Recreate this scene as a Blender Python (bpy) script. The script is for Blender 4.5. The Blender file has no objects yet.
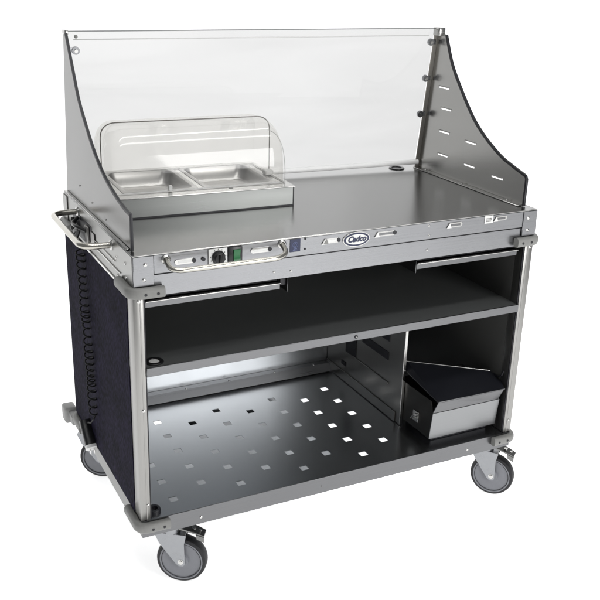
import bpy, bmesh, math, random
from mathutils import Vector, Matrix
random.seed(7)
C = bpy.context.scene.collection
W, D, ZT = 1.41, 0.79, 1.151
PI = math.pi

# ------------------------------------------------------------------ materials
def nodes(name):
    m = bpy.data.materials.new(name); m.use_nodes = True
    nt = m.node_tree; b = nt.nodes['Principled BSDF']
    return m, nt, b
def mat(name, col, metal=0.0, rough=0.5, brush=None, amt=0.08, bump=0.0, coat=0.0, mottle=0.0, spec=0.5):
    """brush = object-space scale vector of the grain"""
    m, nt, b = nodes(name)
    b.inputs['Base Color'].default_value = (*col, 1)
    b.inputs['Metallic'].default_value = metal
    b.inputs['Roughness'].default_value = rough
    b.inputs['Coat Weight'].default_value = coat
    b.inputs['Specular IOR Level'].default_value = spec
    tc = nt.nodes.new('ShaderNodeTexCoord')
    if brush:
        mp = nt.nodes.new('ShaderNodeMapping'); mp.inputs['Scale'].default_value = brush
        nz = nt.nodes.new('ShaderNodeTexNoise'); nz.inputs['Scale'].default_value = 1.0
        nz.inputs['Detail'].default_value = 5; nz.inputs['Roughness'].default_value = 0.65
        nt.links.new(tc.outputs['Object'], mp.inputs['Vector']); nt.links.new(mp.outputs['Vector'], nz.inputs['Vector'])
        big = nt.nodes.new('ShaderNodeTexNoise'); big.inputs['Scale'].default_value = 6.0; big.inputs['Detail'].default_value = 3
        nt.links.new(tc.outputs['Object'], big.inputs['Vector'])
        ad = nt.nodes.new('ShaderNodeMath'); ad.operation = 'MULTIPLY_ADD'; ad.inputs[1].default_value = 0.5; 
        nt.links.new(big.outputs['Fac'], ad.inputs[0]); nt.links.new(nz.outputs['Fac'], ad.inputs[2])
        mr = nt.nodes.new('ShaderNodeMapRange'); mr.inputs['From Min'].default_value = 0.45; mr.inputs['From Max'].default_value = 1.05
        mr.inputs['To Min'].default_value = max(0.02, rough - amt); mr.inputs['To Max'].default_value = rough + amt
        nt.links.new(ad.outputs['Value'], mr.inputs['Value']); nt.links.new(mr.outputs['Result'], b.inputs['Roughness'])
        mc = nt.nodes.new('ShaderNodeMix'); mc.data_type = 'RGBA'
        mc.inputs['A'].default_value = (*[c * (1 - mottle) for c in col], 1); mc.inputs['B'].default_value = (*[min(1, c * (1 + mottle)) for c in col], 1)
        mr2 = nt.nodes.new('ShaderNodeMapRange'); mr2.inputs['From Min'].default_value = 0.45; mr2.inputs['From Max'].default_value = 1.05
        nt.links.new(ad.outputs['Value'], mr2.inputs['Value']); nt.links.new(mr2.outputs['Result'], mc.inputs['Factor'])
        nt.links.new(mc.outputs['Result'], b.inputs['Base Color'])
        if bump:
            bp = nt.nodes.new('ShaderNodeBump'); bp.inputs['Strength'].default_value = bump; bp.inputs['Distance'].default_value = 0.001
            nt.links.new(nz.outputs['Fac'], bp.inputs['Height']); nt.links.new(bp.outputs['Normal'], b.inputs['Normal'])
    return m
M = {}
GX = (2, 260, 260)
M['steel'] = mat('brushed_steel', (.295, .298, .308), 1, .28, GX, .05, .03, mottle=.05)
M['rail'] = mat('rail_steel', (.185, .187, .192), 1, .30, GX, .05, .03, mottle=.05)
M['side'] = mat('side_steel', (.31, .31, .30), 1, .34, (260, 2, 260), .05, .03, mottle=.06)
M['counter'] = mat('counter_steel', (.290, .290, .288), 1, .235, GX, .025, .012, mottle=.025)
M['guard'] = mat('guard_steel', (.42, .417, .405), 1, .24, (60, 60, 60), .015, 0, mottle=.015)
M['flange'] = mat('flange_steel', (.42, .40, .37), 1, .5, (60, 60, 60), .02, 0, mottle=.03)
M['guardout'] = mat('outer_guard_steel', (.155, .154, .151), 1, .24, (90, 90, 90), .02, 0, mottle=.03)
M['alu'] = mat('aluminium_post', (.335, .33, .318), 1, .36, (300, 300, 2), .05, .04, mottle=.06)
M['bright'] = mat('polished_steel', (.58, .575, .56), 1, .20, (40, 40, 40), .03, 0, mottle=.03)
M['pan'] = mat('pan_steel', (.50, .495, .485), 1, .34, (30, 30, 30), .03, 0, mottle=.03)
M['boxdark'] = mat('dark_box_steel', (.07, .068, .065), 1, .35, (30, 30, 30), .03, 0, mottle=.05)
M['lightrubber'] = mat('light_grey_rubber', (.33, .33, .325), 0, .5, (60, 60, 60), .05, .1, mottle=.05)
M['handle'] = mat('satin_handle', (.50, .485, .44), 1, .24, (60, 60, 60), .05, .02, mottle=.04)
M['warm'] = mat('warmer_steel', (.225, .232, .225), 1, .30, GX, .04, .03, mottle=.04)
M['shelf'] = mat('shelf_steel', (.62, .63, .64), 1, .26, (3, 260, 260), .012, 0, mottle=.015)
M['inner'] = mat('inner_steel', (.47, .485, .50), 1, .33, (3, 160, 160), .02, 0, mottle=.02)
M['box'] = mat('box_steel', (.29, .295, .30), 1, .34, GX, .04, .03, mottle=.04)
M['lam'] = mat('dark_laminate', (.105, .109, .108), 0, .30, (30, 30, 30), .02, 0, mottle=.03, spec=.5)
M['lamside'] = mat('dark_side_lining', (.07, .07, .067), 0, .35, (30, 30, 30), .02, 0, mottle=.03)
M['lid'] = mat('dark_lid', (.012, .0128, .017), 0, .35, (8, 8, 8), .05, 0, mottle=.1)
M['divider'] = mat('divider_steel', (.32, .312, .30), 1, .30, (12, 12, 12), .02, 0, mottle=.03)
M['railside'] = mat('rail_side_steel', (.20, .20, .195), 1, .34, (260, 2, 260), .05, .03, mottle=.06)
M['rubber'] = mat('grey_rubber', (.215, .215, .205), 0, .48, (90, 90, 90), .08, .15, mottle=.08)
M['cord'] = mat('cord_rubber', (.008, .008, .009), 0, .6, (60, 60, 60), .05, 0, mottle=.1, spec=.25)
M['trim'] = mat('black_rubber', (.008, .008, .012), 0, .45, (90, 90, 90), .08, .1, mottle=.1)
M['black'] = mat('black_plastic', (.010, .010, .011), 0, .32, (90, 90, 90), .08, .05, mottle=.1)
M['tyre'] = mat('tyre_rubber', (.010, .010, .012), 0, .55, (120, 120, 120), .08, .25, mottle=.2)
M['hub'] = mat('grey_wheel', (.21, .215, .235), 0, .42, (60, 60, 60), .06, .1, mottle=.06)
M['zinc'] = mat('zinc_fork', (.31, .317, .33), 1, .30, (50, 50, 50), .08, .05, mottle=.06)
M['white'] = mat('white_enamel', (.74, .74, .72), 0, .4, (60, 60, 60), .05, 0, mottle=.02)
M['bar'] = mat('white_channel', (.90, .90, .89), 0, .35, (60, 60, 60), .05, 0, mottle=.03)
M['green'] = mat('green_rocker', (.01, .14, .04), 0, .2, (60, 60, 60), .05, 0, mottle=.1)
M['navy'] = mat('navy_label', (.012, .018, .06), 0, .4, (60, 60, 60), .05, 0, mottle=.1)
M['lightblue'] = mat('pale_blue_print', (.12, .15, .30), 0, .4, (60, 60, 60), .05, 0, mottle=.05)
M['edge'] = mat('polished_glass_edge', (.30, .31, .31), 0, .15, (60, 60, 60), .05, 0, mottle=.05)
M['paleedge'] = mat('pale_glass_edge', (.55, .55, .54), 0, .2, (60, 60, 60), .05, 0, mottle=.03)
M['domeedge'] = mat('cover_rim', (.12, .11, .10), 0, .2, (60, 60, 60), .05, 0, mottle=.05)

# navy woven fabric
m, nt, b = nodes('navy_fabric')
tc = nt.nodes.new('ShaderNodeTexCoord')
n1 = nt.nodes.new('ShaderNodeTexNoise'); n1.inputs['Scale'].default_value = 150; n1.inputs['Detail'].default_value = 4
n2 = nt.nodes.new('ShaderNodeTexNoise'); n2.inputs['Scale'].default_value = 9; n2.inputs['Detail'].default_value = 4
mp = nt.nodes.new('ShaderNodeMapping'); mp.inputs['Scale'].default_value = (1, 1, .45)
nt.links.new(tc.outputs['Object'], mp.inputs['Vector'])
nt.links.new(mp.outputs['Vector'], n1.inputs['Vector']); nt.links.new(tc.outputs['Object'], n2.inputs['Vector'])
mx = nt.nodes.new('ShaderNodeMath'); mx.operation = 'MULTIPLY_ADD'; mx.inputs[1].default_value = .45
nt.links.new(n2.outputs['Fac'], mx.inputs[0]); nt.links.new(n1.outputs['Fac'], mx.inputs[2])
cr = nt.nodes.new('ShaderNodeValToRGB'); cr.color_ramp.elements[0].position = .55; cr.color_ramp.elements[1].position = .95
cr.color_ramp.elements[0].color = (.0025, .0025, .005, 1); cr.color_ramp.elements[1].color = (.024, .020, .046, 1)
nt.links.new(mx.outputs['Value'], cr.inputs['Fac']); nt.links.new(cr.outputs['Color'], b.inputs['Base Color'])
bp = nt.nodes.new('ShaderNodeBump'); bp.inputs['Strength'].default_value = .5; bp.inputs['Distance'].default_value = .0015
nt.links.new(n1.outputs['Fac'], bp.inputs['Height']); nt.links.new(bp.outputs['Normal'], b.inputs['Normal'])
b.inputs['Roughness'].default_value = .85; b.inputs['Specular IOR Level'].default_value = .08
M['fabric'] = m

def clear(name, tint, refl, rough=.03, cap=1.0, haze=0.0, amp=.05, stretch=(2.2, 2.2, 2.2)):
    """thin clear sheet: tinted transparency plus fresnel reflection"""
    m = bpy.data.materials.new(name); m.use_nodes = True
    nt = m.node_tree; nt.nodes.clear()
    out = nt.nodes.new('ShaderNodeOutputMaterial')
    tr = nt.nodes.new('ShaderNodeBsdfTransparent')
    gl = nt.nodes.new('ShaderNodeBsdfGlossy'); gl.inputs['Roughness'].default_value = rough
    gl.inputs['Color'].default_value = (1, 1, 1, 1)
    lw = nt.nodes.new('ShaderNodeFresnel'); lw.inputs['IOR'].default_value = refl
    mi = nt.nodes.new('ShaderNodeMixShader')
    tc = nt.nodes.new('ShaderNodeTexCoord')
    nz = nt.nodes.new('ShaderNodeTexNoise'); nz.inputs['Scale'].default_value = 1.0; nz.inputs['Detail'].default_value = 3; nz.inputs['Distortion'].default_value = .6
    mp = nt.nodes.new('ShaderNodeMapping'); mp.inputs['Scale'].default_value = stretch
    nt.links.new(tc.outputs['Object'], mp.inputs['Vector']); nt.links.new(mp.outputs['Vector'], nz.inputs['Vector'])
    mn = nt.nodes.new('ShaderNodeMath'); mn.operation = 'MINIMUM'; mn.inputs[1].default_value = cap
    df = nt.nodes.new('ShaderNodeBsdfDiffuse'); df.inputs['Color'].default_value = (.95, .94, .92, 1)
    mh = nt.nodes.new('ShaderNodeMixShader'); mh.inputs['Fac'].default_value = haze
    mc = nt.nodes.new('ShaderNodeMix'); mc.data_type = 'RGBA'
    mc.inputs['A'].default_value = (*[t * (1-amp) for t in tint], 1); mc.inputs['B'].default_value = (*[min(1, t * (1+amp)) for t in tint], 1)
    nt.links.new(nz.outputs['Fac'], mc.inputs['Factor']); nt.links.new(mc.outputs['Result'], tr.inputs['Color'])
    nt.links.new(lw.outputs['Fac'], mn.inputs[0]); nt.links.new(mn.outputs['Value'], mi.inputs['Fac']); nt.links.new(tr.outputs['BSDF'], mh.inputs[1]); nt.links.new(df.outputs['BSDF'], mh.inputs[2]); nt.links.new(mh.outputs['Shader'], mi.inputs[1]); nt.links.new(gl.outputs['BSDF'], mi.inputs[2])
    nt.links.new(mi.outputs['Shader'], out.inputs['Surface'])
    return m
M['glass'] = clear('smoky_panel_glare_streaks', (.60, .60, .598), 1.30, .02, .5, .02, .09, (1.2, 1.2, 7))  # tint noise stretched sideways paints the glare streaks on the glass
M['holedim'] = clear('hole_dimming_tint', (.50, .51, .52), 1.2, .2, .1, 0, .25, (6, 6, 6))  # tint for the added sheet that greys the shelf holes
M['dome'] = clear('clear_cover', (.955, .95, .935), 1.45, .08, .11, .05, .03, (3, 3, 9))

# ------------------------------------------------------------------ mesh helpers
def box(bm, a, b, bev=0.0, seg=1):
    x0, y0, z0 = a; x1, y1, z1 = b
    vs = [bm.verts.new(p) for p in ((x0,y0,z0),(x1,y0,z0),(x1,y1,z0),(x0,y1,z0),(x0,y0,z1),(x1,y0,z1),(x1,y1,z1),(x0,y1,z1))]
    fs = [bm.faces.new([vs[i] for i in f]) for f in ((3,2,1,0),(4,5,6,7),(0,1,5,4),(1,2,6,5),(2,3,7,6),(3,0,4,7))]
    if bev:
        es = list({e for f in fs for e in f.edges})
        bmesh.ops.bevel(bm, geom=es, offset=bev, segments=seg, affect='EDGES', profile=.5)
    return bm
def B(*boxes, bev=.0012, seg=1):
    bm = bmesh.new()
    for a, b in boxes: box(bm, a, b, bev, seg)
    return bm
def prism(bm, pts, vec):
    """extrude a planar polygon along vec"""
    v = Vector(vec)
    a = [bm.verts.new(p) for p in pts]; c = [bm.verts.new(Vector(p) + v) for p in pts]
    bm.faces.new(list(reversed(a))); bm.faces.new(c)
    n = len(pts)
    for i in range(n):
        bm.faces.new((a[i], a[(i+1) % n], c[(i+1) % n], c[i]))
    bmesh.ops.recalc_face_normals(bm, faces=bm.faces)
    return bm
def tube(bm, pts, ra, rb=None, n=12, up=Vector((0,0,1)), closed=False, power=2.0):
    """sweep an ellipse (ra sideways, rb along up) along pts"""
    rb = rb or ra; pts = [Vector(p) for p in pts]; rings = []; N = len(pts)
    for i, p in enumerate(pts):
        if closed: t = pts[(i+1) % N] - pts[i-1]
        else: t = pts[min(i+1, N-1)] - pts[max(i-1, 0)]
        t.normalize(); s = t.cross(up)
        if s.length < 1e-4: s = t.cross(Vector((0, 1, 0)))
        s.normalize(); u = s.cross(t).normalized(); r = []
        for k in range(n):
            a = 2*PI*k/n; c, q = math.cos(a), math.sin(a)
            e = 2/power
            r.append(bm.verts.new(p + s*ra*math.copysign(abs(c)**e, c) + u*rb*math.copysign(abs(q)**e, q)))
        rings.append(r)
    M_ = N if closed else N-1
    for i in range(M_):
        a, c = rings[i], rings[(i+1) % N]
        for k in range(n): bm.faces.new((a[k], a[(k+1) % n], c[(k+1) % n], c[k]))
    if not closed:
        bm.faces.new(list(reversed(rings[0]))); bm.faces.new(rings[-1])
    bmesh.ops.recalc_face_normals(bm, faces=bm.faces)
    return bm
def rounded(pts, r, seg=6):
    """round the corners of a polyline"""
    pts = [Vector(p) for p in pts]; out = [pts[0]]
    for i in range(1, len(pts)-1):
        p, a, b = pts[i], pts[i-1], pts[i+1]
        da, db = (a-p), (b-p); l = min(r, da.length*.49, db.length*.49)
        s, e = p + da.normalized()*l, p + db.normalized()*l
        for k in range(seg+1):
            t = k/seg; out.append((1-t)**2*s + 2*t*(1-t)*p + t*t*e)
    out.append(pts[-1]); return out
def disc(bm, c, n, r, h, seg=20, r2=None, bev=0):
    """cylinder from c along n, height h"""
    c, n = Vector(c), Vector(n).normalized()
    q = n.to_track_quat('Z', 'Y').to_matrix().to_4x4()
    g = bmesh.ops.create_cone(bm, cap_ends=True, segments=seg, radius1=r, radius2=r if r2 is None else r2, depth=h,
                              matrix=Matrix.Translation(c + n*h/2) @ q)
    return bm
def lathe(bm, c, n, prof, seg=40):
    """prof: (radius, height along n), open surface"""
    c, n = Vector(c), Vector(n).normalized(); q = n.to_track_quat('Z', 'Y').to_matrix(); rings = []
    for r, h in prof:
        if r < 1e-5: rings.append([bm.verts.new(c + n*h)])
        else: rings.append([bm.verts.new(c + q @ Vector((r*math.cos(2*PI*k/seg), r*math.sin(2*PI*k/seg), h))) for k in range(seg)])
    for a, b in zip(rings, rings[1:]):
        for k in range(seg):
            k2 = (k+1) % seg
            if len(a) == 1: bm.faces.new((a[0], b[k2], b[k]))
            elif len(b) == 1: bm.faces.new((a[k], a[k2], b[0]))
            else: bm.faces.new((a[k], a[k2], b[k2], b[k]))
    bmesh.ops.recalc_face_normals(bm, faces=bm.faces)
    return bm
def wpos(o):
    p = Vector((0, 0, 0))
    while o: p = p + o.location; o = o.parent
    return p
def obj(name, bm, m, parent=None, smooth=True, label=None):
    """vertices arrive in world space; the object's origin goes to their centre"""
    bm.normal_update()
    vs = [v.co for v in bm.verts]
    lo = Vector((min(v.x for v in vs), min(v.y for v in vs), min(v.z for v in vs)))
    hi = Vector((max(v.x for v in vs), max(v.y for v in vs), max(v.z for v in vs)))
    c = (lo + hi)/2
    if parent is None: c.z = lo.z
    for v in bm.verts: v.co -= c
    me = bpy.data.meshes.new(name); bm.to_mesh(me); bm.free()
    if smooth:
        for p in me.polygons: p.use_smooth = True
        me.set_sharp_from_angle(angle=math.radians(38))
    me.materials.append(M[m] if isinstance(m, str) else m)
    o = bpy.data.objects.new(name, me); C.objects.link(o)
    if parent:
        o.parent = parent; o.location = c - wpos(parent)
    else: o.location = c
    if label: o['label'] = label
    return o
def thing(name, label, cat, loc, group=None):
    o = bpy.data.objects.new(name, None); C.objects.link(o); o.location = loc; o.empty_display_size = .05
    o['label'] = label; o['category'] = cat
    if group: o['group'] = group
    return o
def text_mesh(s, size, loc, shear=0., bold=0., depth=.0004):
    cu = bpy.data.curves.new('writing', 'FONT'); cu.body = s; cu.size = size; cu.shear = shear; cu.offset = bold
    cu.extrude = depth; cu.align_x = 'CENTER'; cu.align_y = 'CENTER'
    t = bpy.data.objects.new('writing', cu); C.objects.link(t)
    dg = bpy.context.evaluated_depsgraph_get()
    me = bpy.data.meshes.new_from_object(t.evaluated_get(dg))
    bm = bmesh.new(); bm.from_mesh(me)
    bpy.data.objects.remove(t); bpy.data.meshes.remove(me)
    bm.transform(Matrix.Translation(loc) @ Matrix.Rotation(PI/2, 4, 'X'))
    return bm
def ellipse(bm, cx, cz, y, rx, rz, h, n=48):
    prism(bm, [(cx + rx*math.cos(2*PI*k/n), y, cz + rz*math.sin(2*PI*k/n)) for k in range(n)], (0, -h, 0)); return bm

# ================================================================== THE CART
cart = thing('serving_cart', 'stainless steel mobile serving cart on four casters with clear back screen', 'cart', (W/2, D/2, 0))

# --- counter and top box
bm = B(((.0, .003, ZT-.003), (W, D, ZT)), bev=.001)
ctr = obj('countertop', bm, 'counter', cart)
def ring(c, r0, r1, h):
    bm = bmesh.new(); lathe(bm, c, (0,0,1), [(r1, 0), (r1, h*.6), (r1-.002, h), (r0+.001, h), (r0, h*.6), (r0, 0)], 32); return bm
g = obj('grommet', ring((1.292, .70, ZT), .020, .031, .004), 'black', ctr)
bm = bmesh.new(); disc(bm, (1.292, .70, ZT+.0002), (0,0,1), .0205, .001, 32); obj('grommet_hole', bm, 'trim', ctr)

# front fascia : upper band, lower band set back, corner brackets
obj('control_panel', B(((.06, 0, 1.0925), (1.352, .004, ZT-.0035))), 'steel', cart)
cp = bpy.data.objects['control_panel']
obj('lower_fascia', B(((.0, .004, 1.026), (W, .007, 1.0895))), 'steel', cart)
obj('fascia_seam', B(((.06, .006, 1.089), (1.352, .0085, 1.093)), bev=0), 'trim', cart)
# thin bright front edge of the counter
obj('counter_edge', B(((.0, -.002, ZT-.003), (W, .0025, ZT+.0012))), 'bright', cart)
for x0, x1 in ((0, .0595), (1.3525, W)):
    obj('corner_bracket', B(((x0, -.0025, 1.062), (x1, .0015, ZT-.0035))), 'steel', cart)
# side and back walls of the top box
obj('box_side', B(((0, .008, 1.026), (.003, D, ZT-.0035))), 'side', cart)
obj('box_side', B(((W-.003, .008, 1.026), (W, D, ZT-.0035))), 'side', cart)
obj('box_back', B(((.004, D-.003, 1.026), (W-.004, D, ZT-.0035))), 'side', cart)
# underside of the top box (dark)
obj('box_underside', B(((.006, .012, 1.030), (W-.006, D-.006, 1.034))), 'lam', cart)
# left side: pressed rail lines and the cable recess
sd = obj('side_rail', B(((-.004, .06, 1.026), (-.0005, D-.01, 1.034)), ((-.0035, .12, 1.064), (-.0005, .46, 1.067)), ((-.0035, .17, 1.085), (-.0005, .40, 1.0875)), bev=.0006), 'bright', cart)
rc = obj('inlet_recess', B(((-.0015, .43, 1.045), (-.0004, .66, 1.118)), bev=0), 'trim', cart)
obj('inlet_frame', B(((-.004, .39, 1.060), (-.0012, .43, 1.105)), ((-.0085, .45, 1.05), (-.0022, .485, 1.112))), 'alu', rc)
obj('side_plate', B(((-.0035, D-.055, 1.05), (-.0006, D-.002, 1.143)), bev=.0008), 'side', cart)
bm = bmesh.new()
pts = [(-.012, .62, 1.10), (-.022, .60, 1.075), (-.018, .565, 1.062), (-.028, .53, 1.085), (-.02, .50, 1.098), (-.03, .52, 1.06), (-.022, .55, 1.045), (-.02, .53, 1.03)]
tube(bm, rounded(pts, .02), .007, n=10)
tube(bm, rounded([(-.006, .58, 1.11), (-.03, .56, 1.10), (-.032, .50, 1.105), (-.008, .47, 1.095)], .02), .006, n=10)
tube(bm, rounded([(-.006, .63, 1.085), (-.026, .60, 1.055), (-.03, .545, 1.05), (-.02, .50, 1.055)], .02), .006, n=10)
obj('cable_bundle', bm, 'black', cart)

# --- rivets
def rivet(p, n, r=.0048, m='bright', parent=cart, name='rivet'):
    bm = bmesh.new(); lathe(bm, p, n, [(r, 0), (r*.93, .0014), (r*.6, .0026), (0, .003)], 14); obj(name, bm, m, parent)
F = (0, -1, 0); L = (-1, 0, 0)
for x, z in ((.035, 1.124), (.030, 1.080), (1.372, 1.124), (1.374, 1.081)): rivet((x, -.0025, z), F, .0062)
for x, z in ((.43, 1.050), (.486, 1.047), (.973, 1.056)): rivet((x, .004, z), F, .004)
for x, z in ((.971, 1.138), (.974, 1.106)): rivet((x, 0, z), F, .004)
for y, z in ((.072, 1.111), (.162, 1.101), (.069, 1.066), (.15, 1.05)): rivet((0, y, z), L, .006)
rivet((0, .76, 1.10), L, .003, 'trim')

# --- controls on the panel
pl = obj('dial_plate', B(((.2205, -.006, 1.096), (.276, -.0004, 1.1465)), bev=.0015, seg=2), 'white', cp)
bm = bmesh.new()
for k in range(11):
    a = math.radians(-140 + 28*k); x = .249 + .0235*math.sin(a); z = 1.1215 + .0235*math.cos(a)
    box(bm, (x-.001, -.0068, z-.0014), (x+.001, -.0061, z+.0014))
obj('dial_marks', bm, 'black', pl)
bm = bmesh.new(); lathe(bm, (.249, -.006, 1.1215), F, [(.0205, 0), (.0205, .003), (.017, .005), (.0155, .016), (.014, .018), (0, .018)], 32)
kn = obj('thermostat_knob', bm, 'black', cp)
obj('knob_grip', B(((.2455, -.031, 1.1075), (.2525, -.0235, 1.1355)), bev=.0015), 'black', kn)
sw = obj('power_switch', B(((.2815, -.007, 1.097), (.3235, -.0004, 1.146)), bev=.0015, seg=2), 'black', cp)
bm = bmesh.new(); prism(bm, [(.2955, -.0072, 1.105), (.2955, -.0125, 1.105), (.2955, -.0095, 1.122), (.2955, -.013, 1.139), (.2955, -.0072, 1.139)], (.020, 0, 0)); obj('rocker', bm, 'green', sw)
bm = bmesh.new(); disc(bm, (.2055, -.0004, 1.120), F, .0058, .004, 20); obj('pilot_light', bm, 'trim', cp)
# blue label
nb = obj('information_label', B(((.4785, -.0016, 1.1075), (.5125, -.0004, 1.146)), bev=0), 'navy', cp)
bm = bmesh.new()
for i in range(2):
    r = .0085 - .004*i
    tube(bm, [(.4955 + r*math.cos(2*PI*k/20), -.0019, 1.129 + r*math.sin(2*PI*k/20)) for k in range(20)], .0006, n=6, up=Vector((0, 1, 0)), closed=True)
box(bm, (.488, -.0022, 1.112), (.503, -.0017, 1.1135)); box(bm, (.490, -.0022, 1.1155), (.501, -.0017, 1.117))
obj('label_print', bm, 'lightblue', nb)
for z in (1.143, 1.112): rivet((.529, -.0002, z), F, .0032, 'trim')
# vent slots with warning triangles
def slot(x0, x1, z, hole=True, tri=True):
    h = .0075; s = []
    for k in range(9): a = PI/2 + PI*k/8; s.append((x0 + h + h*math.cos(a), -.0004, z + h*math.sin(a)))
    for k in range(9): a = -PI/2 + PI*k/8; s.append((x1 - h + h*math.cos(a), -.0004, z + h*math.sin(a)))
    bm = bmesh.new(); prism(bm, s, (0, -.0022, 0))
    o = obj('vent_slot', bm, 'bright', cp)
    bm = bmesh.new(); box(bm, (x0+.010, -.0031, z-.0035), (x1-.008, -.0027, z+.0035)); obj('slot_face', bm, 'white' if x0 < .7 else 'rail', o)
    if hole:
        bm = bmesh.new(); disc(bm, (x1-.003, -.0027, z), F, .0062, .0015, 18); obj('slot_screw', bm, 'trim', o)
    if tri:
        bm = bmesh.new(); prism(bm, [(x0-.006, -.0027, z-.009), (x0+.012, -.0027, z-.009), (x0+.006, -.0027, z+.008)], (0, -.0008, 0)); obj('warning_triangle', bm, 'white', o)
slot(.120, .180, 1.120, tri=False); slot(.352, .415, 1.126, tri=False); slot(.590, .645, 1.128)
slot(.775, .845, 1.130, hole=True, tri=True); slot(1.045, 1.100, 1.131, hole=False); slot(1.232, 1.282, 1.134, hole=False)
for x0, x1 in ((.598, .632),):
    bm = bmesh.new(); prism(bm, [(x0-.008, -.0045, 1.121), (x0+.008, -.0045, 1.121), (x0+.002, -.0045, 1.136)], (0, -.0006, 0)); obj('warning_triangle', bm, 'rubber', cp)
# sticker near the right end
st = obj('sticker', B(((1.190, -.0018, 1.122), (1.224, -.0004, 1.1475)), bev=0), 'white', cp)
bm = bmesh.new(); random.seed(3)
for j in range(3):
    x = 1.196
    while x < 1.216:
        w = random.uniform(.001, .004); box(bm, (x, -.0022, 1.127+.005*j), (min(x+w, 1.218), -.00185, 1.1305+.005*j-.0004*j)); x += w + .0013
obj('sticker_print', bm, 'black', st)
# maker's oval
bm = bmesh.new(); ellipse(bm, .7045, 1.1235, -.0004, .0475, .0235, .0022); em = obj('maker_badge', bm, 'bright', cp)
bm = bmesh.new(); ellipse(bm, .7045, 1.1235, -.0027, .0445, .0210, .0006); obj('badge_ring', bm, 'navy', em)
bm = bmesh.new(); ellipse(bm, .7045, 1.1235, -.0034, .0378, .0160, .0006); obj('badge_face', bm, 'white', em)
obj('badge_lettering', text_mesh('Cadco', .0245, (.7045, -.0046, 1.1240), .3, .0011), 'navy', em, smooth=False)

# --- handles
def handle(pts, r, feet, n):
    bm = bmesh.new(); tube(bm, rounded(pts, .05, 8), r, n=16)
    h = obj('push_handle', bm, 'handle', cart)
    for f in feet:
        bm = bmesh.new(); lathe(bm, f, n, [(r*1.7, 0), (r*1.7, .003), (r*1.25, .006), (r*1.05, .006)], 24); obj('handle_flange', bm, 'bright', h)
handle([(.095, 0, 1.132), (.092, -.045, 1.120), (.112, -.062, 1.116), (.415, -.062, 1.116), (.450, -.040, 1.121), (.452, 0, 1.136)], .0078, [(.095, 0, 1.132), (.452, 0, 1.136)], F)
handle([(0, .60, 1.125), (-.085, .60, 1.125), (-.085, .215, 1.125), (0, .205, 1.125)], .0095, [(0, .205, 1.125), (0, .60, 1.125)], L)

# --- corner bumpers
def bumper(cx, cy, z, sx, sy, lx=.085, ly=.115, hb=.0165):
    """sx, sy = outward signs of the corner"""
    o = .010
    pts = rounded([(cx - sx*lx, cy + sy*o, z), (cx + sx*o, cy + sy*o, z), (cx + sx*o, cy - sy*ly, z)], .035, 8)
    bm = bmesh.new(); tube(bm, pts, .013, hb, n=20, power=2.8)
    b = obj('corner_bumper', bm, 'rubber', cart)
    for d in (.028, .064):
        bm = bmesh.new(); disc(bm, (cx - sx*d, cy + sy*(o+.0105), z-.001), (0, sy, 0), .0042, .0035, 14); obj('bumper_screw', bm, 'trim', b)
for z in (1.044, .283):
    bumper(0, 0, z, -1, -1); bumper(W, 0, z, 1, -1); bumper(W, D, z, 1, 1); bumper(0, D, z, -1, 1)

bm = bmesh.new(); box(bm, (-.034, .845, .228), (.012, .905, .292), .009, 3); obj('corner_bumper', bm, 'lightrubber', cart)
bm = bmesh.new(); box(bm, (-.02, D, .245), (.008, .85, .280), .003, 1); obj('bumper_arm', bm, 'lightrubber', cart)
# --- posts
def post(x0, x1, y0, y1):
    bm = bmesh.new(); box(bm, (x0, y0, .302), (x1, y1, 1.026), .004, 2)
    p = obj('corner_post', bm, 'alu', cart)
    xo = x1 + .0004 if x0 < .5 else x0 - .0004
    bm = bmesh.new(); box(bm, (min(xo, xo + (.003 if x0 < .5 else -.003)), y0+.004, .302), (max(xo, xo + (.003 if x0 < .5 else -.003)), y0+.008, 1.026)); obj('post_lip', bm, 'trim', p)
    # groove down the front face
    if y0 < .1:
        xm = x0 + (x1-x0)*(.66 if x0 < .5 else .36)
        bm = bmesh.new(); box(bm, (xm-.002, y0-.0008, .302), (xm+.002, y0+.0006, 1.024), .0004); obj('post_rib', bm, 'alu', p)
    return p
post(-.002, .029, .002, .060); post(1.378, W+.002, .002, .050); post(0, .03, D-.04, D-.001); post(W-.03, W, D-.04, D-.001)
rivet((.018, .0016, .676), F, .0055); rivet((.021, .0016, .356), F, .0048); rivet((1.396, .0016, .353), F, .0045); rivet((.014, .0016, 1.018), F, .006); rivet((1.398, .0016, 1.018), F, .006)

# --- bottom frame and perforated shelf
obj('bottom_rail', B(((0, 0, .244), (W, .003, .302)), ((0.004, .0035, .244), (W-.004, .03, .247)), bev=.0008), 'rail', cart)
obj('bottom_rail', B(((0, .0035, .244), (.003, D, .302))), 'railside', cart)
obj('bottom_rail', B(((W-.003, .0035, .244), (W, D, .302))), 'side', cart)
obj('bottom_rail', B(((0.0035, D-.003, .244), (W-.0035, D, .302))), 'rail', cart)
rivet((.191, 0, .268), F, .005); rivet((1.218, 0, .270), F, .005)
for x in (.62,): rivet((x, 0, .27), F, .002, 'side')
holes = []
for k in range(8):
    cx = .946 - .1165*k
    for n in range(5):
        cy = (.142 if k % 2 == 0 else .085) + .1125*n
        if cx > .06: holes.append((cx, cy))
hs = .0135
xs = sorted({round(v, 4) for h in holes for v in (h[0]-hs, h[0]+hs)} | {.0035, W-.0035})
ys = sorted({round(v, 4) for h in holes for v in (h[1]-hs, h[1]+hs)} | {.0035, D-.0035})
bm = bmesh.new(); vg = {}
def gv(x, y):
    if (x, y) not in vg: vg[(x, y)] = bm.verts.new((x, y, .300))
    return vg[(x, y)]
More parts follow.
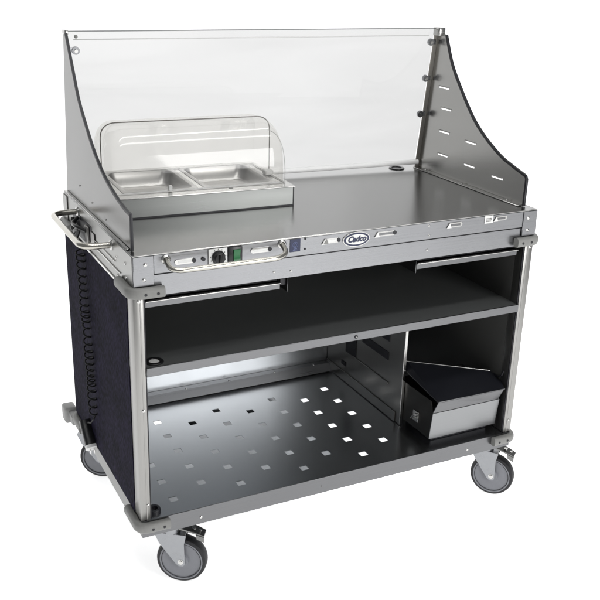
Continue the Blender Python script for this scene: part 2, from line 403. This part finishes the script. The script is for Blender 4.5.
for i in range(len(xs)-1):
    for j in range(len(ys)-1):
        mx_, my_ = (xs[i]+xs[i+1])/2, (ys[j]+ys[j+1])/2
        if any(abs(mx_-h[0]) < hs and abs(my_-h[1]) < hs for h in holes): continue
        bm.faces.new((gv(xs[i], ys[j]), gv(xs[i+1], ys[j]), gv(xs[i+1], ys[j+1]), gv(xs[i], ys[j+1])))
geom = bmesh.ops.extrude_face_region(bm, geom=bm.faces[:])
for v in geom['geom']:
    if isinstance(v, bmesh.types.BMVert): v.co.z -= .0025
bmesh.ops.recalc_face_normals(bm, faces=bm.faces)
sh = obj('bottom_shelf', bm, 'shelf', cart, smooth=False)
obj('hole_darkening_plate', B(((.285, .565, .270), (.775, D-.02, .2715)), bev=0), 'shelf', cart)  # plate added below the shelf so the rear holes look dark
obj('hole_dimming_sheet', B(((.03, .03, .268), (.775, .56, .2688)), bev=0), 'holedim', cart)  # added sheet, dims the floor glow seen through the shelf holes
obj('grommet', ring((.052, .045, .300), .012, .022, .012), 'trim', sh)

# --- middle shelf
ms = obj('middle_shelf', B(((.030, .004, .786), (1.378, D-.012, .8085)), bev=.001), 'lam', cart)
obj('shelf_edge', B(((.030, -.001, .7825), (1.378, .0035, .8105))), 'rail', ms)
obj('shelf_underside', B(((.031, .0045, .7825), (1.377, D-.0125, .7855)), bev=0), 'inner', ms)
obj('grommet', ring((.066, .040, .8088), .016, .028, .004), 'black', ms)
bm = bmesh.new(); lathe(bm, (.066, .040, .8090), (0,0,1), [(.0155, 0), (.015, .0016), (0, .002)], 28); obj('grommet_cap', bm, 'white', ms)
rivet((.723, -.001, .796), F, .0065, 'trim', ms, 'shelf_catch'); rivet((.723, -.004, .796), F, .0028, 'bright', ms)

# --- inner walls and fabric covers
obj('fabric_cover', B(((-.0035, .062, .303), (-.0005, D-.004, 1.0255)), ((-.0035, D-.0035, .303), (.012, D+.001, 1.0255)), bev=0), 'fabric', cart)
obj('inner_lining', B(((.0065, .062, .303), (.0095, D-.045, .7815)), bev=0), 'inner', cart)
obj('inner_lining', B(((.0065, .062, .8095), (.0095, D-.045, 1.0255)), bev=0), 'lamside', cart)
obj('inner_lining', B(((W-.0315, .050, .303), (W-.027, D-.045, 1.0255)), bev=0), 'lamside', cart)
obj('side_cover', B(((W-.006, .052, .303), (W-.0025, D-.045, 1.0255)), bev=0), 'fabric', cart)
obj('back_panel', B(((.031, D-.011, .303), (W-.0315, D-.007, .781)), bev=0), 'inner', cart)
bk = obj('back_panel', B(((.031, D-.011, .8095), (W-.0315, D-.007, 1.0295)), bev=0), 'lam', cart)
obj('back_cover', B(((.031, D-.006, .303), (W-.0315, D-.003, 1.0255)), bev=0), 'fabric', cart)
# angled ledge along the back of the lower bay
bm = bmesh.new(); prism(bm, [(.034, .728, .3025), (.034, .748, .332), (.034, .777, .332), (.034, .777, .329), (.034, .750, .329), (.034, .731, .3025)], (1.02, 0, 0))
lg = obj('rear_ledge', bm, 'rail', cart)
for x in (.20, .42, .60, .80, .98): rivet((x, .752, .3322), (0, -.3, 1), .0045, 'bright', lg)
rivet((.075, .7785, .44), F, .008, 'trim', cart, 'rear_catch')

# --- divider with slots
dv = obj('divider', B(((1.058, .212, .303), (1.066, .776, .781))), 'divider', cart)
obj('divider_edge', B(((1.056, .207, .303), (1.068, .2115, .781))), 'bright', dv)
def dslot(y0, y1, z0, z1):
    obj('divider_slot', B(((1.0555, y0, z0), (1.0576, y1, z1)), bev=0), 'trim', dv)
dslot(.545, .625, .435, .58); dslot(.31, .50, .525, .556); dslot(.31, .36, .60, .66); dslot(.62, .655, .368, .385)
obj('divider_flange', B(((1.0535, .24, .303), (1.0575, .775, .343)), ((1.054, .30, .430), (1.0575, .56, .438)), bev=.0008), 'divider', dv)

# --- pull-out trays under the top box
def tray(x0, x1):
    bm = bmesh.new()
    box(bm, (x0, .014, .990), (x1, .018, 1.012), .001); box(bm, (x0, .018, .990), (x1, .52, .993), .0008)
    box(bm, (x0, .0185, .9935), (x0+.003, .52, 1.012), .0006); box(bm, (x1-.003, .0185, .9935), (x1, .52, 1.012), .0006)
    t = obj('pull_out_tray', bm, 'rail', cart)
    obj('tray_lip', B(((x0, .006, 1.0085), (x1, .0135, 1.012)), bev=.0008), 'bright', t)
    obj('tray_rail', B(((x0+.004, .03, 1.0125), (x1-.004, .034, 1.026)), bev=0), 'trim', t)
tray(.036, .456); tray(.946, 1.354)
for x in (.479, .940):
    obj('tray_bracket', B(((x, .010, .978), (x+.0025, .50, 1.0255))), 'rail', cart)
    obj('bracket_shadow_gap', B(((x-.019 if x < .7 else x+.003, .02, 1.000), (x-.002 if x < .7 else x+.005, .03, 1.0255)), bev=0), 'trim', cart)

# ------------------------------------------------------------------ screen guard
RG = [(.568,1.668),(.519,1.571),(.451,1.488),(.365,1.399),(.286,1.343),(.194,1.296),(.125,1.274),(.050,1.254)]
LG = [(.680,1.684),(.642,1.624),(.602,1.561),(.556,1.491),(.485,1.426),(.395,1.357),(.294,1.306),(.186,1.274),(.105,1.259),(.045,1.254)]
def smooth_curve(c, n=4):
    out = []
    for i in range(len(c)-1):
        p0 = c[max(i-1, 0)]; p1 = c[i]; p2 = c[i+1]; p3 = c[min(i+2, len(c)-1)]
        for k in range(n):
            t = k/n
            out.append(tuple(.5*((2*p1[j]) + (-p0[j]+p2[j])*t + (2*p0[j]-5*p1[j]+4*p2[j]-p3[j])*t*t + (-p0[j]+3*p1[j]-3*p2[j]+p3[j])*t**3) for j in (0, 1)))
    out.append(c[-1]); return out
def guard(x, curve, top_back, base_back, gm, slots=(), th=.0025):
    cv = smooth_curve(curve)
    poly = [(x, top_back[0], top_back[1])] + [(x, y, z) for y, z in cv] + [(x, .046, ZT+.001), (x, base_back[0], ZT+.001)]
    loops = [poly] + [[(x, y+a*.032, z-.0027), (x, y+b*.032, z-.0027+0), (x, y+b*.032, z+.0027), (x, y+a*.032, z+.0027)] for y, z in slots for a, b in ((-1, 1),)]
    bm = bmesh.new(); es = []
    for lp_ in loops:
        v = [bm.verts.new(p) for p in lp_]
        es += [bm.edges.new((v[k], v[(k+1) % len(v)])) for k in range(len(v))]
    bmesh.ops.triangle_fill(bm, edges=es, use_beauty=True, use_dissolve=False)
    for f in list(bm.faces):          # keep the slots open
        c_ = f.calc_center_median()
        if any(abs(c_.y-y) < .031 and abs(c_.z-z) < .003 for y, z in slots) and all(abs(v.co.z-z) < .0034 and abs(v.co.y-y) < .0325 for y, z in slots if abs(c_.y-y) < .031 and abs(c_.z-z) < .003 for v in f.verts): bm.faces.remove(f)
    gm_ = bmesh.ops.extrude_face_region(bm, geom=bm.faces[:])
    for v in gm_['geom']:
        if isinstance(v, bmesh.types.BMVert): v.co.x += th
    bmesh.ops.recalc_face_normals(bm, faces=bm.faces)
    g = obj('side_guard', bm, gm, cart, smooth=False)
    bm = bmesh.new(); xm = x + th/2
    pts = [(xm, y, z+.001) for y, z in cv]
    pts.append((xm, .044, 1.245)); pts.append((xm, .044, ZT+.002))
    tube(bm, pts, .0050, .0046, n=8, up=Vector((1, 0, 0)), power=4); obj('edge_trim', bm, 'trim', g)
    return g, cv
gR, cvR = guard(1.385, RG, (.623, 1.690), (.693, 0), 'guard', ((.557,1.479),(.533,1.403),(.533,1.317),(.366,1.308),(.531,1.230),(.362,1.224),(.197,1.216)))
gL, cvL = guard(.012, LG, (.708, 1.686), (.785, 0), 'guardout')
# back flange of each guard (the glass is clipped to it)
def flange(x0, x1, tb, bb, g):
    bm = bmesh.new(); d = .004
    prism(bm, [(x0, tb[0], tb[1]), (x1, tb[0], tb[1]), (x1, bb[0], ZT+.002), (x0, bb[0], ZT+.002)], (0, d, .0006)); obj('guard_flange', bm, 'flange', g)
flange(1.3685, 1.3847, (.618, 1.688), (.686, 0), gR); flange(.0175, .022, (.706, 1.684), (.788, 0), gL)
# base flange on the counter
obj('base_flange', B(((1.362, .05, ZT+.0005), (1.3845, .69, ZT+.004))), 'guard', gR)
obj('base_flange', B(((.0008, .06, ZT+.0005), (.0116, .78, ZT+.0035))), 'guard', gL)
for y in (.12, .38, .62): rivet((1.374, y, ZT+.004), (0, 0, 1), .003, 'bright', gR)
for y, z in ((.45, 1.19), (.30, 1.175), (.60, 1.21)): rivet((.012, y, z), L, .003, 'side', gL)
# pressed lips over the louvre slots of the right guard
for y, z in ((.557,1.479),(.533,1.403),(.533,1.317),(.366,1.308),(.531,1.230),(.362,1.224),(.197,1.216)):
    obj('slot_lip', B(((1.3825, y-.034, z+.0036), (1.3846, y+.034, z+.0062)), bev=.0008), 'guard', gR)
# glass
gx0, gx1 = .0225, 1.3675
tl, tr_, bl, br = (gx0, .704, 1.684), (gx1, .622, 1.690), (gx0, .778, 1.168), (gx1, .690, 1.172)
bm = bmesh.new(); vs = [bm.verts.new(p) for p in (bl, br, tr_, tl)]; bm.faces.new(vs)
gp = obj('glass_screen', bm, 'glass', cart, smooth=False)
bm = bmesh.new(); tube(bm, [tl, tr_], .0022, .0022, n=6); obj('glass_edge', bm, 'edge', gp)
bm = bmesh.new()
lp = lambda a, b, t: tuple(a[i] + (b[i]-a[i])*t for i in range(3))
tube(bm, [Vector(lp(tl, bl, .05)) + Vector((.02, -.002, 0)), Vector(lp(tr_, br, .05)) + Vector((-.02, -.002, 0))], .0008, .0022, n=6); obj('polish_line', bm, 'paleedge', gp)
bm = bmesh.new(); tube(bm, [tl, bl], .0018, n=6); obj('glass_edge', bm, 'edge', gp)
# white bottom channel
bm = bmesh.new(); tube(bm, [(gx0, .775, 1.168), (gx1+.010, .684, 1.175)], .0095, .0095, n=14, power=3); obj('bottom_channel', bm, 'bar', gp)
# clips
def clip(p, d):
    p = Vector(p); bm = bmesh.new()
    disc(bm, p + Vector((0, .003, 0)), (0, -1, -.15), .0125, .010, 24); box(bm, (min(p.x, p.x+d*.022), p.y-.004, p.z-.0085), (max(p.x, p.x+d*.022), p.y+.001, p.z+.0085), .001)
    c = obj('glass_clip', bm, 'steel', gp)
    bm = bmesh.new(); disc(bm, p + Vector((0, -.0068, -.002)), (0, -1, -.15), .0058, .003, 16); obj('clip_screw', bm, 'bright', c)
for t in (.095, .355, .62): q = lp(tr_, br, t); clip((q[0]-.012, q[1]-.004, q[2]), 1)
q = lp(tl, bl, .115); clip((q[0]+.026, q[1]-.004, q[2]), -1)
q = lp(tl, bl, .02); rivet((q[0]+.028, q[1]-.003, q[2]-.006), F, .006, 'rubber', gp, 'clip_screw')
# guard top caps
bm = bmesh.new(); box(bm, (1.366, .585, 1.664), (1.392, .628, 1.694), .003, 2); obj('guard_cap', bm, 'guard', gR)
bm = bmesh.new(); box(bm, (.009, .672, 1.676), (.020, .709, 1.690), .002, 2); obj('guard_cap', bm, 'guard', gL)

# ------------------------------------------------------------------ power cord
bm = bmesh.new(); pts = [(-.02, .53, 1.03)]
n = 25; z0, z1 = 1.015, .455; N = n*14
for i in range(N+1):
    t = i/N; a = 2*PI*n*t + .5*math.sin(9*t)
    z = z0 + (z1-z0)*t; y = .525 - .06*t + .004*math.sin(7*t); r = .0125*(1 + .12*math.sin(23*t))
    pts.append((-.018 + r*math.cos(a), y + r*math.sin(a), z + .003*math.sin(a) + .007*math.sin(5.3*t*PI)+ .003*math.sin(31*t)))
pts += [(-.016, .47, .43), (-.02, .50, .40), (-.018, .545, .38), (-.016, .575, .362)]
tube(bm, pts, .0028, n=7); pc = obj('power_cord', bm, 'cord', cart)
bm = bmesh.new(); tube(bm, [(-.018, .592, .366), (-.018, .580, .352), (-.018, .568, .340), (-.018, .520, .300)], .017, .021, n=16, up=Vector((1, 0, 0)), power=3.2)
pg = obj('plug', bm, 'black', pc)
bm = bmesh.new(); tube(bm, [(-.018, .521, .301), (-.018, .512, .293)], .0175, .0215, n=16, up=Vector((1, 0, 0)), power=3.2); obj('plug_face', bm, 'bar', pg)
obj('plug_prong', B(((-.026, .498, .278), (-.024, .512, .292)), ((-.012, .498, .278), (-.010, .512, .292)), bev=0), 'bright', pg)

# ------------------------------------------------------------------ casters
def caster(wx, wy, ang, trail=.034, brake=True):
    a = math.radians(ang); n = Vector((-math.sin(a), -math.cos(a), 0)); t = Vector((math.cos(a), -math.sin(a), 0))
    c = Vector((wx, wy, .0825)); s = c - t*trail; s.z = 0; up = Vector((0, 0, 1))
    def P(u, v, w): return s + t*u + n*v + up*(w)     # along the wheel plane, along the axle, height
    bm = bmesh.new()
    disc(bm, (s.x, s.y, .186), up, .030, .018, 28); disc(bm, (s.x, s.y, .204), up, .036, .010, 28); disc(bm, (s.x, s.y, .214), up, .024, .012, 24)
    prism(bm, [P(-.045, -.040, .226), P(.045, -.040, .226), P(.045, .040, .226), P(-.045, .040, .226)], (0, 0, .004))
    prism(bm, [P(-.034, -.028, .226), P(.038, -.028, .226), P(.038, .028, .226), P(-.034, .028, .226)], (0, 0, .0178))
    ft = [P(-.051, -.026, .184), P(.050, -.026, .180), P(.050, .026, .180), P(-.051, .026, .184)]
    prism(bm, ft, (0, 0, .004))
    for sgn in (-1, 1):
        v = sgn*.0245
        prism(bm, [P(-.052, v, .188), P(-.036, v, .150), P(trail-.016, v, .0745), P(trail-.006, v, .0665), P(trail+.007, v, .0665), P(trail+.014, v, .0745), P(trail+.012, v, .150), P(.052, v, .178), P(.052, v, .184)], n*(sgn*.003))
    k = obj('caster', bm, 'zinc', cart)
    bm = bmesh.new()
    lathe(bm, c, n, [(a_*1.058, b_*1.2) for a_, b_ in [(.060, -.0165), (.071, -.0165), (.0755, -.0145), (.0775, -.009), (.078, 0), (.0775, .009), (.0755, .0145), (.071, .0165), (.060, .0165)]], 56); w = obj('wheel', bm, 'tyre', k)
    bm = bmesh.new()
    for sg in (1, -1): lathe(bm, c, n*sg, [(a_*1.058, b_*1.2) for a_, b_ in [(.0665, .0166), (.0665, .0182), (.0635, .0186), (.0610, .0150), (.035, .0120), (.024, .0120), (.022, .0190), (0, .0190)]], 48)
    obj('wheel_hub', bm, 'hub', k)
    bm = bmesh.new(); disc(bm, c - n*.031, n, .006, .062, 6); disc(bm, c - n*.0285, n, .0095, .057, 20); obj('axle_bolt', bm, 'bright', k)
    if brake:
        bm = bmesh.new()
        prism(bm, [P(.030, -.024, .205), P(.085, -.018, .190), P(.110, -.018, .178), P(.110, .018, .178), P(.085, .024, .190), P(.030, .026, .205)], (0, 0, .005))
        prism(bm, [P(.085, .024, .190), P(.110, .018, .178), P(.110, .018, .160), P(.088, .024, .174)], n*.003)
        b = obj('brake_lever', bm, 'railside', k)
        bm = bmesh.new(); disc(bm, P(.075, .004, .199), up, .007, .004, 18); disc(bm, P(.095, .0, .190), up, .005, .003, 18); obj('brake_rivet', bm, 'bright', b)
caster(.152, .071, 33); caster(1.414, .076, 50); caster(.088, .805, 30, brake=False); caster(1.30, .69, 30, brake=False)

# ================================================================== FOOD WARMER
A = math.radians(-2.5)
wb = (.385, .535, ZT+.0005)
wm = thing('food_warmer', 'steel countertop food warmer with a clear domed lid on the left of the counter', 'food warmer', wb)
wm.rotation_euler = (0, 0, A)
x0, x1, y0, y1, zb, zt = .085, .665, .345, .735, ZT+.004, 1.2155
ox0, ox1, oy0, oy1 = .108, .628, .405, .705
bm = bmesh.new()
box(bm, (x0, y0, zb), (x1, y0+.002, zt-.0015), .0008); box(bm, (x0, y1-.002, zb), (x1, y1, zt-.0015), .0008)
box(bm, (x0, y0+.0025, zb), (x0+.002, y1-.0025, zt-.0015), .0008); box(bm, (x1-.002, y0+.0025, zb), (x1, y1-.0025, zt-.0015), .0008)
obj('warmer_body', bm, 'warm', wm)
bm = bmesh.new()
e = .003
for a, b in (((x0-e, y0-e), (x1+e, oy0)), ((x0-e, oy1), (x1+e, y1+e)), ((x0-e, oy0+.0003), (ox0, oy1-.0003)), ((ox1, oy0+.0003), (x1+e, oy1-.0003)), ((.352, oy0+.0003), (.376, oy1-.0003))):
    box(bm, (a[0], a[1], zt-.001), (b[0], b[1], zt+.002), .0008)
obj('warmer_top', bm, 'bright', wm)
obj('front_seam', B(((x0+.001, y0-.0006, zb-.004), (x1-.001, y0+.001, zb+.0005)), ((x0+.02, y0+.01, ZT+.0005), (x1-.02, y1-.01, ZT+.0035)), bev=0), 'trim', wm)
obj('body_edge', B(((x1-.0045, y0-.0012, zb), (x1-.0015, y0-.0002, zt-.002)), bev=0), 'trim', wm)
# clear cover: D-shaped profile with rounded ends
def cover():
    bm = bmesh.new(); cx0, cx1 = .078, .652; cy, ry, zc, hz = .545, .150, zt+.003, .198
    nx, na = 28, 32; rings = []
    er = .050
    for i in range(nx+1):
        # end rounding parameter
        if i <= 8: a = (PI/2)*i/8; x = cx0 + er*(1-math.cos(a)) if True else 0; k = math.sin(a); inset = er*(1-k)
        elif i >= nx-8: a = (PI/2)*(nx-i)/8; x = cx1 - er*(1-math.cos(a)); k = math.sin(a); inset = er*(1-k)
        else: x = cx0+er + (cx1-cx0-2*er)*(i-8)/(nx-16); inset = 0
        r = []
        for j in range(na+1):
            t = PI*j/na; c, s = math.cos(t), math.sin(t)
            pw = .62
            yy = cy - (ry-inset*.35)*math.copysign(abs(c)**pw, c); zz = zc + (hz-inset)*abs(s)**pw
            r.append(bm.verts.new((x, yy, zz)))
        rings.append(r)
    for a, b in zip(rings, rings[1:]):
        for j in range(na): bm.faces.new((a[j], a[j+1], b[j+1], b[j]))
    bm.faces.new(rings[0]); bm.faces.new(list(reversed(rings[-1])))
    bmesh.ops.recalc_face_normals(bm, faces=bm.faces)
    return bm, rings
bm, _ = cover()
cv = obj('clear_cover', bm, 'dome', wm)
# rim of the rolling half: an arch across the cover
ya = .535; za, zh = zt+.003, 1.417
pts = rounded([(.072, ya, za), (.072, ya, zh), (.652, ya, zh), (.652, ya, za)], .052, 10)
bm = bmesh.new(); tube(bm, pts, .0018, .0012, n=6, up=Vector((0, 1, 0))); obj('cover_rim', bm, 'domeedge', cv)
pts = [(.650, .545-.155*abs(math.cos(t))**.62, zt+.003+.150*math.sin(t)**.7) for t in [PI/2*k/14 for k in range(15)]]
bm = bmesh.new(); tube(bm, pts, .0011, n=6, up=Vector((1, 0, 0))); obj('cover_rim', bm, 'paleedge', cv)
bm = bmesh.new(); tube(bm, [(.08, .395, zt+.0045), (.650, .395, zt+.0045)], .0016, n=6); tube(bm, [(.08, .695, zt+.0045), (.650, .695, zt+.0045)], .0016, n=6); tube(bm, [(.651, .396, zt+.0045), (.651, .694, zt+.0045)], .0016, n=6); obj('cover_foot', bm, 'paleedge', cv)
bm = bmesh.new(); box(bm, (.250, .388, zt+.004), (.262, .396, zt+.022), .0015); box(bm, (.625, .50, zt+.004), (.655, .53, zt+.022), .003); obj('cover_hinge', bm, 'paleedge', cv)
bm = bmesh.new(); disc(bm, (.455, .378, zt+.002), (0, 0, 1), .007, .001, 18); obj('cover_stop', bm, 'rubber', wm)

def pan(xa, xb, label, yr=(.407, .703)):
    p = thing('steam_pan', label, 'pan', ((xa+xb)/2, sum(yr)/2, zt-.048), 'steam pans in the food warmer')
    def loop(x0, x1, y0, y1, r, z, n=6):
        out = []
        for cx, cy, a0 in ((x1-r, y1-r, 0), (x0+r, y1-r, 90), (x0+r, y0+r, 180), (x1-r, y0+r, 270)):
            for k in range(n+1):
                a = math.radians(a0 + 90*k/n); out.append((cx + r*math.cos(a), cy + r*math.sin(a), z))
        return out
    bm = bmesh.new(); L_ = []
    for ins, r, z in ((-.004, .016, zt+.0030), (0.004, .024, zt+.0052), (.010, .028, zt+.003), (.014, .030, zt-.010), (.020, .032, zt-.040), (.026, .032, zt-.046)):
        L_.append([bm.verts.new(v) for v in loop(xa+ins, xb-ins, yr[0]+ins, yr[1]-ins, r, z)])
    for a, b in zip(L_, L_[1:]):
        for k in range(len(a)): bm.faces.new((a[k], a[(k+1) % len(a)], b[(k+1) % len(a)], b[k]))
    bm.faces.new(L_[-1])
    bmesh.ops.recalc_face_normals(bm, faces=bm.faces)
    if L_[-1][0].link_faces[0].normal.z < 0: bmesh.ops.reverse_faces(bm, faces=bm.faces)
    obj('pan_body', bm, 'pan', p)
    return p
# pans turn with the warmer
for xa, xb, lb in ((.112, .352, 'shallow empty steel steam pan at the left end under the clear domed lid'), (.378, .626, 'shallow empty steel steam pan at the right end under the clear domed lid')):
    p = pan(xa, xb, lb)
    rel = Vector(p.location) - Vector(wb); p.location = Vector(wb) + Matrix.Rotation(A, 3, 'Z') @ rel; p.rotation_euler = (0, 0, A)

# ================================================================== STORAGE BOX on the bottom shelf
sb = thing('storage_box', 'brushed steel box with a dark lid resting askew on the lower right shelf', 'steel box', (1.215, .16, .3005))
bx0, bx1, by0, by1, bz0, bz1 = 1.069, 1.358, .036, .25, .330, .468
bm = bmesh.new()
# tapered front face with a flange above
prism(bm, [(bx0, by0, bz0), (bx0, by0-.012, .436), (bx0, by0+.004, .478), (bx0, by1, .478), (bx0, by1, bz0)], (.0025, 0, 0))
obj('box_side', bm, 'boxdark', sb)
bm = bmesh.new(); prism(bm, [(bx1-.0025, by0, bz0), (bx1-.0025, by0-.012, .436), (bx1-.0025, by0+.004, .478), (bx1-.0025, by1, .478), (bx1-.0025, by1, bz0)], (.0025, 0, 0)); obj('box_side', bm, 'box', sb)
bm = bmesh.new(); prism(bm, [(bx0-.001, by0, bz0), (bx1+.001, by0, bz0), (bx1+.001, by0-.012, .436), (bx0-.001, by0-.012, .436)], (0, -.003, 0)); obj('box_front', bm, 'box', sb)
bm = bmesh.new(); prism(bm, [(bx0+.000, by0-.0135, .4365), (bx1-.006, by0-.0135, .4365), (bx1+.004, by0-.030, .4815), (bx0+.010, by0-.026, .4815)], (0, .004, 0)); fl = obj('box_flange', bm, 'rail', sb)
bm = bmesh.new(); box(bm, (bx0+.003, by0+.001, bz0), (bx1-.003, by1, bz0+.003)); box(bm, (bx0+.003, by1, bz0), (bx1-.003, by1+.003, .478)); obj('box_shell', bm, 'box', sb)
obj('box_foot', B(((bx0+.03, by0+.03, .3005), (bx1-.01, by1-.02, bz0-.0004)), bev=.002), 'trim', sb)
# lid, lying tilted down to the back
bm = bmesh.new()
top = [(1.0765, .008, .4860), (1.362, .002, .4860), (1.3775, .040, .494), (1.3775, .075, .503), (1.370, .103, .514), (1.09, .236, .546), (1.072, .244, .526)]
vt = [bm.verts.new(p) for p in top]; vb = [bm.verts.new((p[0], p[1]+.001, p[2]-.004)) for p in top]
bm.faces.new(vt); bm.faces.new(list(reversed(vb)))
for i in range(len(top)): bm.faces.new((vt[i], vb[i], vb[(i+1) % len(top)], vt[(i+1) % len(top)]))
bmesh.ops.triangulate(bm, faces=[f for f in bm.faces if len(f.verts) > 4]); bmesh.ops.recalc_face_normals(bm, faces=bm.faces)
ld = obj('box_lid', bm, 'lid', sb, smooth=False)
bm = bmesh.new(); tube(bm, [top[4], top[5]], .0022, n=8); obj('lid_rod', bm, 'bright', ld)
bm = bmesh.new(); tube(bm, [top[0], top[1]], .0018, n=8); tube(bm, [top[0], top[6]], .0012, n=8); obj('lid_edge', bm, 'rail', ld)
bm = bmesh.new(); box(bm, (1.0655, .105, .360), (1.0685, .140, .400), .0008); tube(bm, rounded([(1.066, .112, .395), (1.052, .112, .395), (1.052, .134, .368), (1.066, .134, .368)], .01), .0025, n=8)
obj('box_latch', bm, 'bright', sb)
bm = bmesh.new(); tube(bm, rounded([(1.3770, .036, .540), (1.370, .036, .522), (1.372, .060, .508), (1.377, .09, .505)], .02), .0035, n=8); obj('wall_hook', bm, 'trim', cart)

# ================================================================== STUDIO: white sweep with an added glow
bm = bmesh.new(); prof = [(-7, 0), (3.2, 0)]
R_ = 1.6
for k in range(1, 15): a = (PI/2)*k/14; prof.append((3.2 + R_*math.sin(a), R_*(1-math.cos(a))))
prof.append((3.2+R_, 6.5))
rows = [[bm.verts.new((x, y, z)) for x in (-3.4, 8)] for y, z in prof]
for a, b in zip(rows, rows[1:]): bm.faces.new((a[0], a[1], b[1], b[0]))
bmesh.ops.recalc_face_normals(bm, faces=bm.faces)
m, nt, b = nodes('glowing_white_sweep'); b.inputs['Base Color'].default_value = (.90, .90, .90, 1); b.inputs['Roughness'].default_value = .9; b.inputs['Specular IOR Level'].default_value = .1
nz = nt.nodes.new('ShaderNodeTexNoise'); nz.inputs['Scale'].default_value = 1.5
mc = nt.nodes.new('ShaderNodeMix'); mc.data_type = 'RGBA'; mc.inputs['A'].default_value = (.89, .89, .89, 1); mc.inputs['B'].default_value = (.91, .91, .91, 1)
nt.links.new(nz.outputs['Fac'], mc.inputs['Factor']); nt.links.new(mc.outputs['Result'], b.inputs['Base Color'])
b.inputs['Emission Color'].default_value = (1, 1, 1, 1); b.inputs['Emission Strength'].default_value = 1.06  # emission added so the shadow under the cart washes out to white
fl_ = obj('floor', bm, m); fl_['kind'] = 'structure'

# ------------------------------------------------------------------ light
w = bpy.data.worlds.new('World'); bpy.context.scene.world = w; w.use_nodes = True
bg = w.node_tree.nodes['Background']; bg.inputs['Color'].default_value = (.97, .985, 1, 1); bg.inputs['Strength'].default_value = 0.32
def area(name, loc, target, sx, sy, power, col=(1, 1, 1)):
    l = bpy.data.lights.new(name, 'AREA'); l.shape = 'RECTANGLE'; l.size = sx; l.size_y = sy; l.energy = power; l.color = col
    o = bpy.data.objects.new(name, l); C.objects.link(o); o.location = loc
    o.rotation_euler = (Vector(target) - Vector(loc)).to_track_quat('-Z', 'Y').to_euler(); return o
area('overhead_softbox', (.7, .6, 5.2), (.7, .6, 0), 6, 5, 45)
area('strip_lamp', (.6, -1.2, 3.6), (.5, .5, 1.0), 3.2, .28, 34)
area('strip_lamp', (.6, .1, 4.0), (.5, .5, 1.0), 3.2, .28, 34)
area('front_softbox', (1.85, -3.2, 1.6), (.4, .7, .5), 1.5, 1.7, 88)

# ------------------------------------------------------------------ camera
yaw, pitch, roll = 0.477796, -0.359934, 0.030709
cy_, sy_, cp_, sp_ = math.cos(yaw), math.sin(yaw), math.cos(pitch), math.sin(pitch)
fw = Vector((sy_*cp_, cy_*cp_, sp_)); r = Vector((cy_, -sy_, 0)); u = r.cross(fw)
r2 = math.cos(roll)*r + math.sin(roll)*u; u2 = -math.sin(roll)*r + math.cos(roll)*u
cam = bpy.data.cameras.new('camera'); co = bpy.data.objects.new('camera', cam); C.objects.link(co)
mt = Matrix((r2, u2, -fw)).transposed().to_4x4(); mt.translation = Vector((-.69, -2.3324, 1.9392)); co.matrix_world = mt
cam.sensor_width = 36; cam.lens = 36*923.88/600; cam.clip_end = 200; cam.clip_start = .05
S = bpy.context.scene; S.camera = co
S.render.engine = 'CYCLES'
S.view_settings.view_transform = 'Standard'; S.view_settings.look = 'None'; S.view_settings.exposure = -0.5; S.view_settings.gamma = 1
S.cycles.max_bounces = 10; S.cycles.transparent_max_bounces = 16; S.cycles.glossy_bounces = 6
S.cycles.sample_clamp_indirect = 6
